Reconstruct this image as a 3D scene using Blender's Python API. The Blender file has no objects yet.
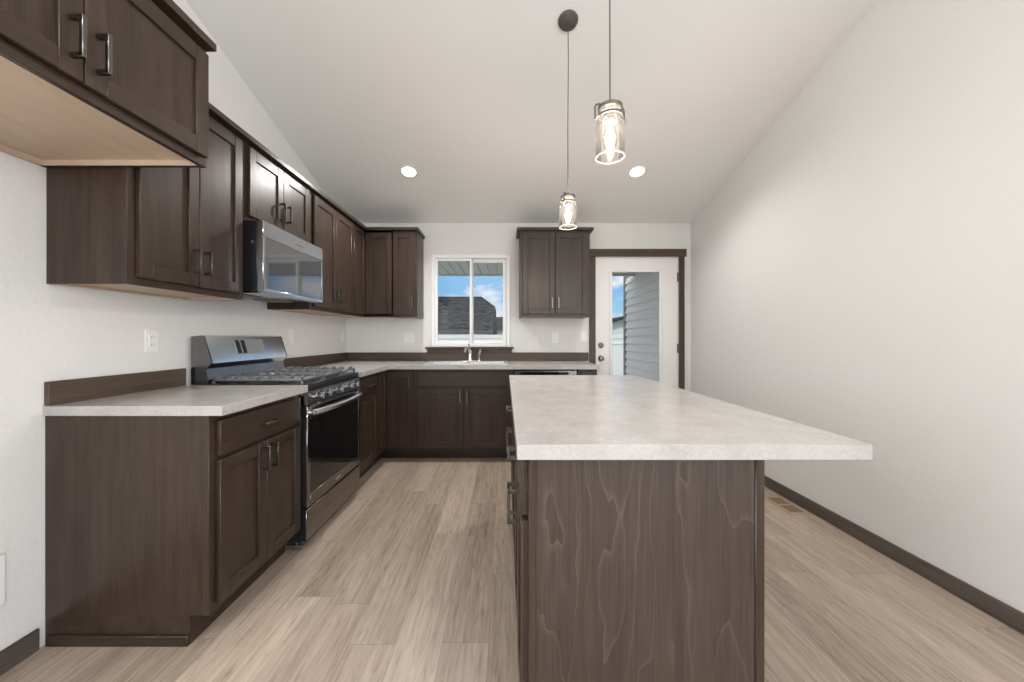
import bpy, bmesh, math, random
from mathutils import Vector, Matrix
random.seed(7)
S = bpy.context.scene
COL = S.collection

# ------------------------------------------------------------------ camera
F_PX, CX, CY, CAM_H = 380.0, 504.8, 337.0, 1.177
cd = bpy.data.cameras.new('camera'); cam = bpy.data.objects.new('camera', cd); COL.objects.link(cam)
cam.location = (0, 0, CAM_H); cam.rotation_euler = (math.pi/2, 0, 0)
cd.sensor_width = 36; cd.sensor_fit = 'HORIZONTAL'; cd.lens = F_PX/1024*36
cd.shift_x = (512-CX)/1024; cd.shift_y = -(341-CY)/1024
cd.clip_start = .02; cd.clip_end = 300
S.camera = cam
# ------------------------------------------------------------------ room dimensions
XL, XR, YB = -1.760, 2.06, 4.215        # left wall, right wall, back wall
SL = .2808                             # vault slope
YR = -.6                               # ridge
ZC = 2.44
YE = 2*YR-YB                           # rear wall
def ceil_z(y): return ZC+SL*(YB-y) if y > YR else ZC+SL*(y-YE)
# ------------------------------------------------------------------ exposure, world, sun, window lamps
vs = S.view_settings
vs.view_transform = 'Standard'; vs.look = 'None'; vs.gamma = 1; vs.use_curve_mapping = False
vs.exposure = 0.15
S.cycles.use_denoising = True
S.cycles.max_bounces = 10; S.cycles.diffuse_bounces = 6; S.cycles.glossy_bounces = 5
S.cycles.transparent_max_bounces = 16; S.cycles.sample_clamp_indirect = 6

W = bpy.data.worlds.new('sky'); S.world = W; W.use_nodes = True
def build_world():
    nt = W.node_tree; N = nt.nodes; L = nt.links; N.clear()
    out = N.new('ShaderNodeOutputWorld'); bg = N.new('ShaderNodeBackground')
    tc = N.new('ShaderNodeTexCoord')
    sep = N.new('ShaderNodeSeparateXYZ'); L.new(tc.outputs['Generated'], sep.inputs[0])
    gr = N.new('ShaderNodeValToRGB'); L.new(sep.outputs['Z'], gr.inputs[0])
    e = gr.color_ramp.elements
    e[0].position = 0; e[0].color = (.50, .76, .95, 1)
    e[1].position = .55; e[1].color = (1.15, 1.2, 1.28, 1)
    m = e.new(.12); m.color = (.26, .58, .93, 1); m = e.new(.28); m.color = (.34, .62, .95, 1)
    mp = N.new('ShaderNodeMapping'); mp.inputs['Scale'].default_value = (3.2, 3.2, 7)
    mp.inputs['Location'].default_value = (.85, .2, 0)
    L.new(tc.outputs['Generated'], mp.inputs[0])
    no = N.new('ShaderNodeTexNoise'); no.inputs['Scale'].default_value = 2.2
    no.inputs['Detail'].default_value = 7; no.inputs['Roughness'].default_value = .55
    L.new(mp.outputs[0], no.inputs['Vector'])
    cr = N.new('ShaderNodeValToRGB'); cr.color_ramp.elements[0].position = .50; cr.color_ramp.elements[1].position = .62
    L.new(no.outputs[0], cr.inputs[0])
    mx = N.new('ShaderNodeMixRGB'); mx.inputs[2].default_value = (.95, .97, 1, 1)
    L.new(cr.outputs[0], mx.inputs[0]); L.new(gr.outputs[0], mx.inputs[1])
    L.new(mx.outputs[0], bg.inputs[0]); bg.inputs[1].default_value = .85
    L.new(bg.outputs[0], out.inputs[0])
build_world()

def lamp(name, kind, loc, rot, energy, color=(1, 1, 1), parent=None, **kw):
    d = bpy.data.lights.new(name, kind); d.energy = energy; d.color = color
    for k, v in kw.items(): setattr(d, k, v)
    o = bpy.data.objects.new(name, d); COL.objects.link(o); o.location = loc; o.rotation_euler = rot
    if parent: o.parent = parent
    return o
sun_dir = Vector((.35, .60, -.72))
lamp('sun', 'SUN', (0, 0, 20), sun_dir.to_track_quat('-Z', 'Y').to_euler(), 1.7, (1, .97, .93), angle=.01)
# area lamps at windows behind the camera; rear and side ones added to brighten
DAY = (.90, .95, 1)
lamp('fill_rear_window', 'AREA', (1.1, YE+.06, 1.3), (math.pi/2, 0, math.pi), 130, DAY, shape='RECTANGLE', size=1.6, size_y=2.1)
lamp('fill_side_window', 'AREA', (XL+.05, -.45, 1.5), (math.pi/2, 0, -math.pi/2), 42, DAY, shape='RECTANGLE', size=1.2, size_y=1.2)
lamp('daylight_right_window', 'AREA', (XR-.05, -2.6, 1.5), (math.pi/2, 0, math.pi/2), 185, DAY, shape='RECTANGLE', size=2.6, size_y=1.7)
CAN_W, PEND_W = 14, 15

# ------------------------------------------------------------------ helpers: materials
def mat(name):
    m = bpy.data.materials.new(name); m.use_nodes = True
    return m, m.node_tree.nodes, m.node_tree.links, m.node_tree.nodes['Principled BSDF']
def simple(name, col, rough=.5, metal=0, spec=None, bump=None):
    m, N, L, b = mat(name)
    b.inputs['Base Color'].default_value = (*col, 1); b.inputs['Roughness'].default_value = rough
    b.inputs['Metallic'].default_value = metal
    if spec is not None: b.inputs['Specular IOR Level'].default_value = spec
    if bump:
        sc, st = bump
        g = N.new('ShaderNodeNewGeometry'); n = N.new('ShaderNodeTexNoise'); n.inputs['Scale'].default_value = sc
        n.inputs['Detail'].default_value = 3
        L.new(g.outputs['Position'], n.inputs['Vector'])
        bp = N.new('ShaderNodeBump'); bp.inputs['Strength'].default_value = st; bp.inputs['Distance'].default_value = .004
        L.new(n.outputs[0], bp.inputs['Height']); L.new(bp.outputs[0], b.inputs['Normal'])
    return m
def emis(name, col, st):
    m, N, L, b = mat(name)
    b.inputs['Base Color'].default_value = (*col, 1)
    b.inputs['Emission Color'].default_value = (*col, 1); b.inputs['Emission Strength'].default_value = st
    return m
def wood(name, c_dark, c_light, axis='z', rough=.34, figure=.15, scale=1.0):
    """stained veneer: stretched grain plus the contour lines of rotary-cut veneer"""
    m, N, L, b = mat(name)
    g = N.new('ShaderNodeNewGeometry'); oi = N.new('ShaderNodeObjectInfo')
    cmb = N.new('ShaderNodeVectorMath'); cmb.operation = 'ADD'
    ml = N.new('ShaderNodeVectorMath'); ml.operation = 'SCALE'; ml.inputs[0].default_value = (7.1, 3.7, 9.3)
    L.new(oi.outputs['Random'], ml.inputs['Scale'])
    L.new(g.outputs['Position'], cmb.inputs[0]); L.new(ml.outputs[0], cmb.inputs[1])
    def noise(sa, sl, detail, rough_):
        mp = N.new('ShaderNodeMapping'); L.new(cmb.outputs[0], mp.inputs[0])
        v = [sa*scale]*3; v['xyz'.index(axis)] = sl*scale
        mp.inputs['Scale'].default_value = v
        n = N.new('ShaderNodeTexNoise'); n.inputs['Scale'].default_value = 1; n.inputs['Detail'].default_value = detail
        n.inputs['Roughness'].default_value = rough_; L.new(mp.outputs[0], n.inputs['Vector'])
        return n.outputs[0]
    fine = noise(170, 5, 3, .6); mid = noise(22, 1.6, 3, .55); big = noise(4.6, 1.15, 1.2+3*figure, .42)
    def math_(op, a, bb=None, c=None):
        n = N.new('ShaderNodeMath'); n.operation = op
        for i, v in enumerate((a, bb, c)):
            if v is None: continue
            if isinstance(v, (int, float)): n.inputs[i].default_value = v
            else: L.new(v, n.inputs[i])
        return n.outputs[0]
    t = math_('MULTIPLY_ADD', fine, .45, math_('MULTIPLY_ADD', mid, .55-.3*figure, .15*figure))
    fr = math_('FRACT', math_('MULTIPLY', big, 8.0+5*figure))
    line = math_('POWER', fr, 18.0)                      # thin light edge of each growth ring
    ring = math_('MULTIPLY', line, figure*.40)
    band = math_('MULTIPLY', fr, figure*.05)
    t2 = math_('ADD', math_('ADD', t, ring), band)
    cr = N.new('ShaderNodeValToRGB'); L.new(t2, cr.inputs[0])
    cr.color_ramp.elements[0].position = .30; cr.color_ramp.elements[0].color = (*c_dark, 1)
    cr.color_ramp.elements[1].position = .85; cr.color_ramp.elements[1].color = (*c_light, 1)
    L.new(cr.outputs[0], b.inputs['Base Color'])
    b.inputs['Roughness'].default_value = rough; b.inputs['Specular IOR Level'].default_value = .38
    bp = N.new('ShaderNodeBump'); bp.inputs['Strength'].default_value = .12; bp.inputs['Distance'].default_value = .002
    L.new(fine, bp.inputs['Height']); L.new(bp.outputs[0], b.inputs['Normal'])
    return m
def glass(name, tint=(1, 1, 1), rough=.0, refl=1.0, milk=0, glow=None):
    m = bpy.data.materials.new(name); m.use_nodes = True
    N = m.node_tree.nodes; L = m.node_tree.links; N.clear()
    o = N.new('ShaderNodeOutputMaterial'); mx = N.new('ShaderNodeMixShader')
    t = N.new('ShaderNodeBsdfTransparent'); t.inputs[0].default_value = (*tint, 1)
    gl = N.new('ShaderNodeBsdfGlossy'); gl.inputs['Roughness'].default_value = rough
    f = N.new('ShaderNodeFresnel'); f.inputs[0].default_value = 1.45
    mu = N.new('ShaderNodeMath'); mu.operation = 'MULTIPLY'; mu.inputs[1].default_value = refl
    L.new(f.outputs[0], mu.inputs[0]); L.new(mu.outputs[0], mx.inputs[0])
    L.new(t.outputs[0], mx.inputs[1]); L.new(gl.outputs[0], mx.inputs[2]); last = mx
    if milk:                                             # slightly cloudy glass scatters a little light
        d = N.new('ShaderNodeBsdfTranslucent'); d.inputs[0].default_value = (.95, .94, .92, 1)
        d2 = N.new('ShaderNodeBsdfDiffuse'); d2.inputs[0].default_value = (.95, .94, .92, 1)
        h = N.new('ShaderNodeMixShader'); L.new(d.outputs[0], h.inputs[1]); L.new(d2.outputs[0], h.inputs[2])
        m2 = N.new('ShaderNodeMixShader'); m2.inputs[0].default_value = milk
        L.new(last.outputs[0], m2.inputs[1]); L.new(h.outputs[0], m2.inputs[2]); last = m2
    if glow:                                             # lit lamp envelope
        e = N.new('ShaderNodeEmission'); e.inputs[0].default_value = (*glow[0], 1); e.inputs[1].default_value = glow[1]
        ad = N.new('ShaderNodeAddShader'); L.new(last.outputs[0], ad.inputs[0]); L.new(e.outputs[0], ad.inputs[1]); last = ad
    L.new(last.outputs[0], o.inputs[0])
    return m
def floor_mat():
    m, N, L, b = mat('oak_plank')
    g = N.new('ShaderNodeNewGeometry'); sep = N.new('ShaderNodeSeparateXYZ'); L.new(g.outputs['Position'], sep.inputs[0])
    def M(op, a, bb=None, c=None):
        n = N.new('ShaderNodeMath'); n.operation = op
        for i, v in enumerate((a, bb, c)):
            if v is None: continue
            if isinstance(v, (int, float)): n.inputs[i].default_value = v
            else: L.new(v, n.inputs[i])
        return n.outputs[0]
    PW, PL = .178, 1.22
    xr = M('DIVIDE', M('ADD', sep.outputs[0], 10.03), PW); row = M('FLOOR', xr)
    wn = N.new('ShaderNodeTexWhiteNoise'); wn.noise_dimensions = '1D'; L.new(row, wn.inputs['W'])
    yr = M('ADD', M('DIVIDE', M('ADD', sep.outputs[1], 20), PL), wn.outputs[0]); colm = M('FLOOR', yr)
    cv = N.new('ShaderNodeCombineXYZ'); L.new(row, cv.inputs[0]); L.new(colm, cv.inputs[1])
    w2 = N.new('ShaderNodeTexWhiteNoise'); w2.noise_dimensions = '3D'; L.new(cv.outputs[0], w2.inputs['Vector'])
    rnd = w2.outputs['Value']
    off = N.new('ShaderNodeVectorMath'); off.operation = 'MULTIPLY_ADD'
    L.new(w2.outputs['Color'], off.inputs[0]); off.inputs[1].default_value = (9, 9, 9); L.new(g.outputs['Position'], off.inputs[2])
    def noise(sx, sy, det):
        mp = N.new('ShaderNodeMapping'); L.new(off.outputs[0], mp.inputs[0]); mp.inputs['Scale'].default_value = (sx, sy, 1)
        n = N.new('ShaderNodeTexNoise'); n.inputs['Scale'].default_value = 1; n.inputs['Detail'].default_value = det
        n.inputs['Roughness'].default_value = .6; L.new(mp.outputs[0], n.inputs['Vector']); return n.outputs[0]
    n1 = noise(70, 2.6, 5); n2 = noise(9, .9, 4); n3 = noise(260, 9, 3); n4 = noise(7, .75, 2)
    rg = M('FRACT', M('MULTIPLY', n4, 16.0))                                  # growth rings of flat-sawn oak
    ring = M('MULTIPLY', M('POWER', rg, 3.0), -.09)
    pore = M('MULTIPLY', M('SMOOTH_MIN', M('SUBTRACT', n3, .47), 0.0, .05), .9)
    t = M('ADD', M('ADD', M('MULTIPLY', n1, .50), M('MULTIPLY', n2, .40)), M('ADD', M('ADD', ring, pore), M('ADD', .13, M('MULTIPLY', M('SUBTRACT', rnd, .5), .15))))
    cr = N.new('ShaderNodeValToRGB'); L.new(t, cr.inputs[0]); e = cr.color_ramp.elements
    e[0].position = .25; e[0].color = (.150, .112, .086, 1); e[1].position = .72; e[1].color = (.475, .385, .310, 1)
    q = e.new(.5); q.color = (.335, .262, .202, 1)
    fx = M('FRACT', xr); fy = M('FRACT', yr)
    gx = M('LESS_THAN', M('MINIMUM', fx, M('SUBTRACT', 1, fx)), .0045)
    gy = M('LESS_THAN', M('MINIMUM', fy, M('SUBTRACT', 1, fy)), .0010)
    gap = M('MAXIMUM', gx, gy)
    mx = N.new('ShaderNodeMixRGB'); L.new(M('MULTIPLY', gap, .55), mx.inputs[0]); L.new(cr.outputs[0], mx.inputs[1]); mx.inputs[2].default_value = (.10, .07, .05, 1)
    L.new(mx.outputs[0], b.inputs['Base Color']); b.inputs['Roughness'].default_value = .42
    b.inputs['Specular IOR Level'].default_value = .4
    bp = N.new('ShaderNodeBump'); bp.inputs['Strength'].default_value = .15; bp.inputs['Distance'].default_value = .002
    L.new(n1, bp.inputs['Height']); L.new(bp.outputs[0], b.inputs['Normal'])
    return m
def laminate_mat():
    m, N, L, b = mat('stone_laminate')
    g = N.new('ShaderNodeNewGeometry')
    def noise(s, d, r):
        n = N.new('ShaderNodeTexNoise'); n.inputs['Scale'].default_value = s; n.inputs['Detail'].default_value = d
        n.inputs['Roughness'].default_value = r; L.new(g.outputs['Position'], n.inputs['Vector']); return n.outputs[0]
    a = noise(9, 8, .65); c = noise(110, 3, .6)
    ad = N.new('ShaderNodeMath'); ad.operation = 'MULTIPLY_ADD'; L.new(c, ad.inputs[0]); ad.inputs[1].default_value = .4
    mu = N.new('ShaderNodeMath'); mu.operation = 'MULTIPLY'; L.new(a, mu.inputs[0]); mu.inputs[1].default_value = .6
    L.new(mu.outputs[0], ad.inputs[2])
    cr = N.new('ShaderNodeValToRGB'); L.new(ad.outputs[0], cr.inputs[0]); e = cr.color_ramp.elements
    e[0].position = .32; e[0].color = (.35, .332, .317, 1); e[1].position = .66; e[1].color = (.475, .455, .437, 1)
    L.new(cr.outputs[0], b.inputs['Base Color']); b.inputs['Roughness'].default_value = .24
    return m
def steel_mat(name, col, rough, axis='x'):
    m, N, L, b = mat(name)
    b.inputs['Base Color'].default_value = (*col, 1); b.inputs['Metallic'].default_value = 1
    g = N.new('ShaderNodeNewGeometry'); mp = N.new('ShaderNodeMapping'); L.new(g.outputs['Position'], mp.inputs[0])
    v = [500, 500, 500]; v['xyz'.index(axis)] = 6; mp.inputs['Scale'].default_value = v
    n = N.new('ShaderNodeTexNoise'); n.inputs['Scale'].default_value = 1; L.new(mp.outputs[0], n.inputs['Vector'])
    r = N.new('ShaderNodeMapRange'); r.inputs['To Min'].default_value = rough*.8; r.inputs['To Max'].default_value = rough*1.25
    L.new(n.outputs[0], r.inputs[0]); L.new(r.outputs[0], b.inputs['Roughness'])
    return m
def shingle_mat():
    m, N, L, b = mat('asphalt_shingle')
    g = N.new('ShaderNodeNewGeometry'); n = N.new('ShaderNodeTexNoise'); n.inputs['Scale'].default_value = 4.5; n.inputs['Detail'].default_value = 4; n.inputs['Roughness'].default_value = .75
    mp = N.new('ShaderNodeMapping'); mp.inputs['Scale'].default_value = (1, 1.2, 3); L.new(g.outputs['Position'], mp.inputs[0]); L.new(mp.outputs[0], n.inputs['Vector'])
    cr = N.new('ShaderNodeValToRGB'); L.new(n.outputs[0], cr.inputs[0])
    cr.color_ramp.elements[0].position = .40; cr.color_ramp.elements[1].position = .62
    cr.color_ramp.elements[0].color = (.005, .0055, .006, 1); cr.color_ramp.elements[1].color = (.075, .08, .085, 1)
    L.new(cr.outputs[0], b.inputs['Base Color']); b.inputs['Roughness'].default_value = .95; b.inputs['Specular IOR Level'].default_value = .05
    return m

DK, LT = (.018, .0106, .0072), (.078, .0505, .0365)
WV = wood('dark_wood_upright_grain', DK, LT, 'z')
WY = wood('dark_wood_grain_along_wall', DK, LT, 'y')
WX = wood('dark_wood_grain_across', DK, LT, 'x')
WF = wood('dark_veneer_figured', (.022, .0145, .0105), (.088, .061, .047), 'z', .42, figure=.85)
WP = wood('pale_maple_inside', (.47, .355, .25), (.62, .49, .37), 'y', .5, figure=.1)
WTR = wood('dark_wood_trim', (.044, .029, .021), (.130, .090, .067), 'z', .45, figure=.1)
WTY = wood('dark_wood_trim_along', (.044, .029, .021), (.130, .090, .067), 'y', .45, figure=.1)
WTX = wood('dark_wood_trim_across', (.044, .029, .021), (.130, .090, .067), 'x', .45, figure=.1)
WBB = wood('baseboard_wood', (.055, .044, .037), (.165, .135, .115), 'y', .45, figure=.1)
WALL = simple('wall_paint', (.715, .707, .695), .7, spec=.25, bump=(48, .5))
CEILM = simple('ceiling_paint', (.79, .785, .775), .8, spec=.2, bump=(45, .12))
WHITE = simple('white_paint', (.80, .79, .775), .4)
VINYL = simple('white_vinyl', (.84, .84, .83), .35)
PLATE = simple('white_plastic', (.80, .795, .785), .35)
SLOT = simple('dark_slot', (.05, .05, .05), .6)
FLOOR = floor_mat(); LAM = laminate_mat()
BRONZE = simple('dark_bronze', (.17, .155, .145), .30, 1)
STEEL = steel_mat('brushed_steel', (.46, .47, .49), .15, 'y')
BSTEEL = steel_mat('bright_steel', (.70, .71, .73), .20, 'y')
WSTEEL = steel_mat('steel_brown_reflection', (.25, .232, .215), .12, 'y')  # steel darkened to brown, imitating the dark wood and floor it reflects
DSTEEL = steel_mat('dark_steel', (.20, .20, .205), .22, 'y')
STEELX = steel_mat('brushed_steel_sink', (.80, .80, .80), .40, 'x')
CHROME = simple('chrome', (.75, .75, .76), .12, 1)
BLACK = simple('black_enamel', (.012, .012, .014), .28)
IRON = simple('cast_iron', (.20, .21, .225), .36, .5)
BGLASS = simple('black_glass', (.006, .006, .007), .05)
MGLASS = simple('microwave_glass', (.05, .052, .055), .05, 0)
MGLASS.node_tree.nodes['Principled BSDF'].inputs['IOR'].default_value = 2.3
DARKM = simple('black_metal', (.12, .108, .10), .42, .5)
LCDM = simple('display_glass', (.30, .30, .30), .15)
PANE = glass('window_glass', (.985, .985, .985), 0, .7)
JAR = glass('jar_glass', (.992, .992, .99), .03, .8, .0025)
FIL = emis('filament', (1, .72, .36), 45)
LENS = emis('lamp_lens', (1, .93, .82), 9)
SHING = shingle_mat()
SIDING = simple('grey_siding', (.88, .825, .80), .7, spec=.1)
POSTG = simple('grey_corner_post', (.20, .20, .205), .6)
SIDINGW = simple('white_siding', (.78, .78, .78), .6)
SOFFIT = simple('soffit_metal', (.50, .51, .50), .5)
CONC = simple('concrete', (.45, .44, .42), .85, bump=(20, .2))
LAWN = simple('lawn', (.10, .15, .05), .9, bump=(40, .6))
TAN = simple('tan_metal', (.42, .30, .20), .45)
BROWNIN = simple('vent_inside_brown', (.25, .16, .10), .6)  # brown inside of the floor register
NECK = glass('embossed_glass', (.93, .92, .90), .15, 1.2, .10)
BULBG = glass('bulb_glass', (1, .98, .94), 0, 1.0, 0, ((1, .80, .52), .12))

# ------------------------------------------------------------------ helpers: meshes
class MB:
    def __init__(s): s.bm = bmesh.new()
    def _merge(s, t, mi, smooth=False):
        for f in t.faces: f.material_index = mi; f.smooth = smooth
        me = bpy.data.meshes.new('t'); t.to_mesh(me); t.free(); s.bm.from_mesh(me); bpy.data.meshes.remove(me)
    def box(s, x0, x1, y0, y1, z0, z1, bev=0, mi=0, seg=1):
        t = bmesh.new(); bmesh.ops.create_cube(t, size=1)
        a, b = Vector((min(x0, x1), min(y0, y1), min(z0, z1))), Vector((max(x0, x1), max(y0, y1), max(z0, z1)))
        for v in t.verts: v.co = Vector(((a[i]+b[i])/2+v.co[i]*(b[i]-a[i]) for i in range(3)))
        if bev:
            bmesh.ops.bevel(t, geom=t.edges[:], offset=min(bev, .45*min(b-a)), segments=seg, profile=.5, affect='EDGES')
        s._merge(t, mi); return s
    def prism(s, pts, vec, mi=0):
        t = bmesh.new(); a = [t.verts.new(Vector(p)) for p in pts]; v = Vector(vec)
        b = [t.verts.new(Vector(p)+v) for p in pts]; n = len(a)
        t.faces.new(a); t.faces.new(b[::-1])
        for i in range(n): t.faces.new((a[i], b[i], b[(i+1) % n], a[(i+1) % n]))
        bmesh.ops.recalc_face_normals(t, faces=t.faces[:])
        s._merge(t, mi); return s
    def lathe(s, prof, c, mi=0, seg=32, axis=(0, 0, 1), closed=False):
        """prof: [(r, h)] about an axis through c"""
        t = bmesh.new(); q = Vector((0, 0, 1)).rotation_difference(Vector(axis)); c = Vector(c); rings = []
        for r, h in prof:
            if r < 1e-6: rings.append([t.verts.new(c+q @ Vector((0, 0, h)))]); continue
            rings.append([t.verts.new(c+q @ Vector((r*math.cos(2*math.pi*k/seg), r*math.sin(2*math.pi*k/seg), h))) for k in range(seg)])
        pr = list(zip(rings, rings[1:]))
        if closed: pr.append((rings[-1], rings[0]))
        for A, B in pr:
            for k in range(seg):
                k2 = (k+1) % seg
                if len(A) == 1 and len(B) == 1: continue
                if len(A) == 1: t.faces.new((A[0], B[k2], B[k]))
                elif len(B) == 1: t.faces.new((A[k], A[k2], B[0]))
                else: t.faces.new((A[k], A[k2], B[k2], B[k]))
        bmesh.ops.recalc_face_normals(t, faces=t.faces[:])
        s._merge(t, mi, True); return s
    def cyl(s, p0, p1, r, mi=0, seg=24, r1=None):
        p0, p1 = Vector(p0), Vector(p1); h = (p1-p0).length
        return s.lathe([(0, 0), (r, 0), (r1 if r1 is not None else r, h), (0, h)], p0, mi, seg, (p1-p0).normalized())
    def tube(s, pts, r, mi=0, seg=10):
        pts = [Vector(p) for p in pts]; t = bmesh.new(); rings = []; up = None
        for i, p in enumerate(pts):
            d = ((pts[i+1]-p) if i < len(pts)-1 else (p-pts[i-1])).normalized()
            if 0 < i < len(pts)-1: d = ((pts[i+1]-p).normalized()+(p-pts[i-1]).normalized()).normalized()
            if up is None: up = d.orthogonal().normalized()
            up = (up-d*up.dot(d)).normalized(); w = d.cross(up)
            rr = r[i] if isinstance(r, (list, tuple)) else r
            rings.append([t.verts.new(p+up*rr*math.cos(2*math.pi*k/seg)+w*rr*math.sin(2*math.pi*k/seg)) for k in range(seg)])
        for A, B in zip(rings, rings[1:]):
            for k in range(seg): t.faces.new((A[k], A[(k+1) % seg], B[(k+1) % seg], B[k]))
        t.faces.new(rings[0][::-1]); t.faces.new(rings[-1])
        bmesh.ops.recalc_face_normals(t, faces=t.faces[:])
        s._merge(t, mi, True); return s
    def build(s, name, mats, parent=None, base=None, label=None):
        """links ONE mesh object; its vertices are in world metres until moved under `base` (or the parent's base)"""
        me = bpy.data.meshes.new(name)
        off = Vector(base) if base is not None else Vector((0, 0, 0))
        if parent is not None: off = world_base(parent)
        bmesh.ops.translate(s.bm, verts=s.bm.verts[:], vec=-off)
        s.bm.to_mesh(me); s.bm.free()
        me.set_sharp_from_angle(angle=math.radians(40))
        for m in (mats if isinstance(mats, (list, tuple)) else [mats]): me.materials.append(m)
        o = bpy.data.objects.new(name, me); COL.objects.link(o)
        if parent is not None: o.parent = parent
        else: o.location = off
        if label: o['label'] = label
        return o
def world_base(o):
    v = Vector((0, 0, 0))
    while o is not None: v += o.location; o = o.parent
    return v
def tag(o, label, cat, group=None, kind=None):
    o['label'] = label; o['category'] = cat
    if group: o['group'] = group
    if kind: o['kind'] = kind
    return o
def thing(name, label, cat, base, group=None, kind=None):
    o = bpy.data.objects.new(name, None); o.empty_display_size = .05; COL.objects.link(o); o.location = base
    return tag(o, label, cat, group, kind)
def copy_thing(src, loc, label):
    r = src.copy(); COL.objects.link(r); r.location = loc; r['label'] = label
    for ch in list(src.children):
        c = ch.copy(); COL.objects.link(c); c.parent = r
        for g in list(ch.children):
            d = g.copy(); COL.objects.link(d); d.parent = c
    return r

class Orient:
    """a = along the wall, o = out from the wall, z = up"""
    def __init__(s, kind, wall): s.k = kind; s.w = wall
    def xy(s, a, o):
        if s.k == 'L': return (s.w+o, a)
        if s.k == 'B': return (a, s.w-o)
        if s.k == 'R': return (a, s.w+o)
        return (s.w-o, a)                                # 'I'
    def box(s, m, a0, a1, o0, o1, z0, z1, bev=0, mi=0):
        x0, y0 = s.xy(a0, o0); x1, y1 = s.xy(a1, o1)
        m.box(x0, x1, y0, y1, z0, z1, bev, mi)
    def pt(s, a, o, z): x, y = s.xy(a, o); return (x, y, z)
    def along(s): return WX if s.k == 'B' else WY
    def trim(s): return WTX if s.k == 'B' else WTY
# ------------------------------------------------------------------ the room shell
def struct(o, label, cat): return tag(o, label, cat, kind='structure')
T = .15
struct(MB().box(XL-T, XR+T, YE-T, YB+T, -.12, 0).build('floor', FLOOR), 'greige oak plank floor running through the whole kitchen', 'floor')
cp = [(XL-T, YB+T, ceil_z(YB+T)), (XL-T, YR, ceil_z(YR)), (XL-T, YE-T, ceil_z(YE-T)), (XL-T, YE-T, ceil_z(YE-T)+.15), (XL-T, YR, ceil_z(YR)+.15), (XL-T, YB+T, ceil_z(YB+T)+.15)]
struct(MB().prism(cp[:2]+cp[4:], (XR-XL+2*T, 0, 0)).prism([cp[1], cp[2], cp[3], cp[4]], (XR-XL+2*T, 0, 0)).build('ceiling', CEILM), 'white vaulted ceiling sloping up from the back wall', 'ceiling')
def gable(x0, y0, y1, z0, w):
    p = [(x0, y0, z0), (x0, y1, z0), (x0, y1, ceil_z(y1))]
    if y0 < YR < y1: p.append((x0, YR, ceil_z(YR)))
    p.append((x0, y0, ceil_z(y0)))
    return p, (w, 0, 0)
def side_wall(x0, ya, yb, za, zb):
    w = MB()
    for a in (gable(x0, yb, YB, 0, T), gable(x0, YE, ya, 0, T), gable(x0, ya, yb, zb, T)): w.prism(*a)
    return w.box(x0, x0+T, ya, yb, 0, za)
struct(side_wall(XL-T, -1.10, .20, .85, 2.15).build('wall_left', WALL), 'white textured wall behind the range and left cabinets', 'wall')
struct(side_wall(XR, -3.95, -1.25, .6, 2.4).build('wall_right', WALL), 'bare white textured wall right of the island', 'wall')
WX0, WX1, WZ0, WZ1 = -.814, .058, 1.068, 2.09          # window opening
DX0, DX1, DZ1 = 1.004, 1.928, 2.066                    # door opening
wb = MB(); y0, y1 = YB, YB+T; zt = ZC
wb.box(XL-T, WX0, y0, y1, 0, zt).box(WX0, WX1, y0, y1, 0, WZ0).box(WX0, WX1, y0, y1, WZ1, zt).box(WX1, DX0, y0, y1, 0, zt)
wb.box(DX0, DX1, y0, y1, DZ1, zt).box(DX1, XR+T, y0, y1, 0, zt)
struct(wb.build('wall_back', WALL), 'white textured back wall holding window and patio door', 'wall')
wr = MB(); y0, y1 = YE-T, YE
wr.box(XL-T, .25, y0, y1, 0, zt).box(1.95, XR+T, y0, y1, 0, zt).box(.25, 1.95, y0, y1, 0, .2).box(.25, 1.95, y0, y1, 2.4, zt)
struct(wr.build('wall_rear', WALL), 'white wall with added wide window behind the viewer', 'wall')
# baseboards
def bb(name, *a, label=''): struct(MB().box(*a, bev=.004).build(name, WBB), label, 'baseboard')
bb('baseboard_right', XR-.013, XR, YE, YB, 0, .083, label='dark wood baseboard along the bare right wall')
bb('baseboard_left', XL, XL+.013, YE, 1.43, 0, .083, label='dark wood baseboard along the left wall beside the fridge space')
# unseen windows behind the camera; rear and left ones added to hold fill lamps
def big_window(name, O, c, w, zc, h, label):
    o = thing(name, label, 'window', (0, 0, 0), kind='structure'); fr = MB(); p = MB(); u0, u1, z0, z1 = c-w/2, c+w/2, zc-h/2, zc+h/2
    for a in (u0, c-.03, u1-.06): O.box(fr, a, a+.06, -.12, -.05, z0, z1)
    for z in (z0, z1-.06): O.box(fr, u0+.06, u1-.06, -.12, -.05, z, z+.06)
    O.box(p, u0+.05, u1-.05, -.09, -.085, z0+.05, z1-.05)
    fr.build('window_frame', VINYL, o); p.build('pane', PANE, o)
big_window('added_window_2', Orient('R', YE), 1.1, 1.7, 1.3, 2.2, 'added wide white framed window in the unseen rear wall')
big_window('added_window_3', Orient('L', XL), -.45, 1.3, 1.5, 1.3, 'added white framed window in the left wall before the fridge space')
big_window('window_4', Orient('I', XR), -2.6, 2.7, 1.5, 1.8, 'wide white framed window in the right wall of the living end')

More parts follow.
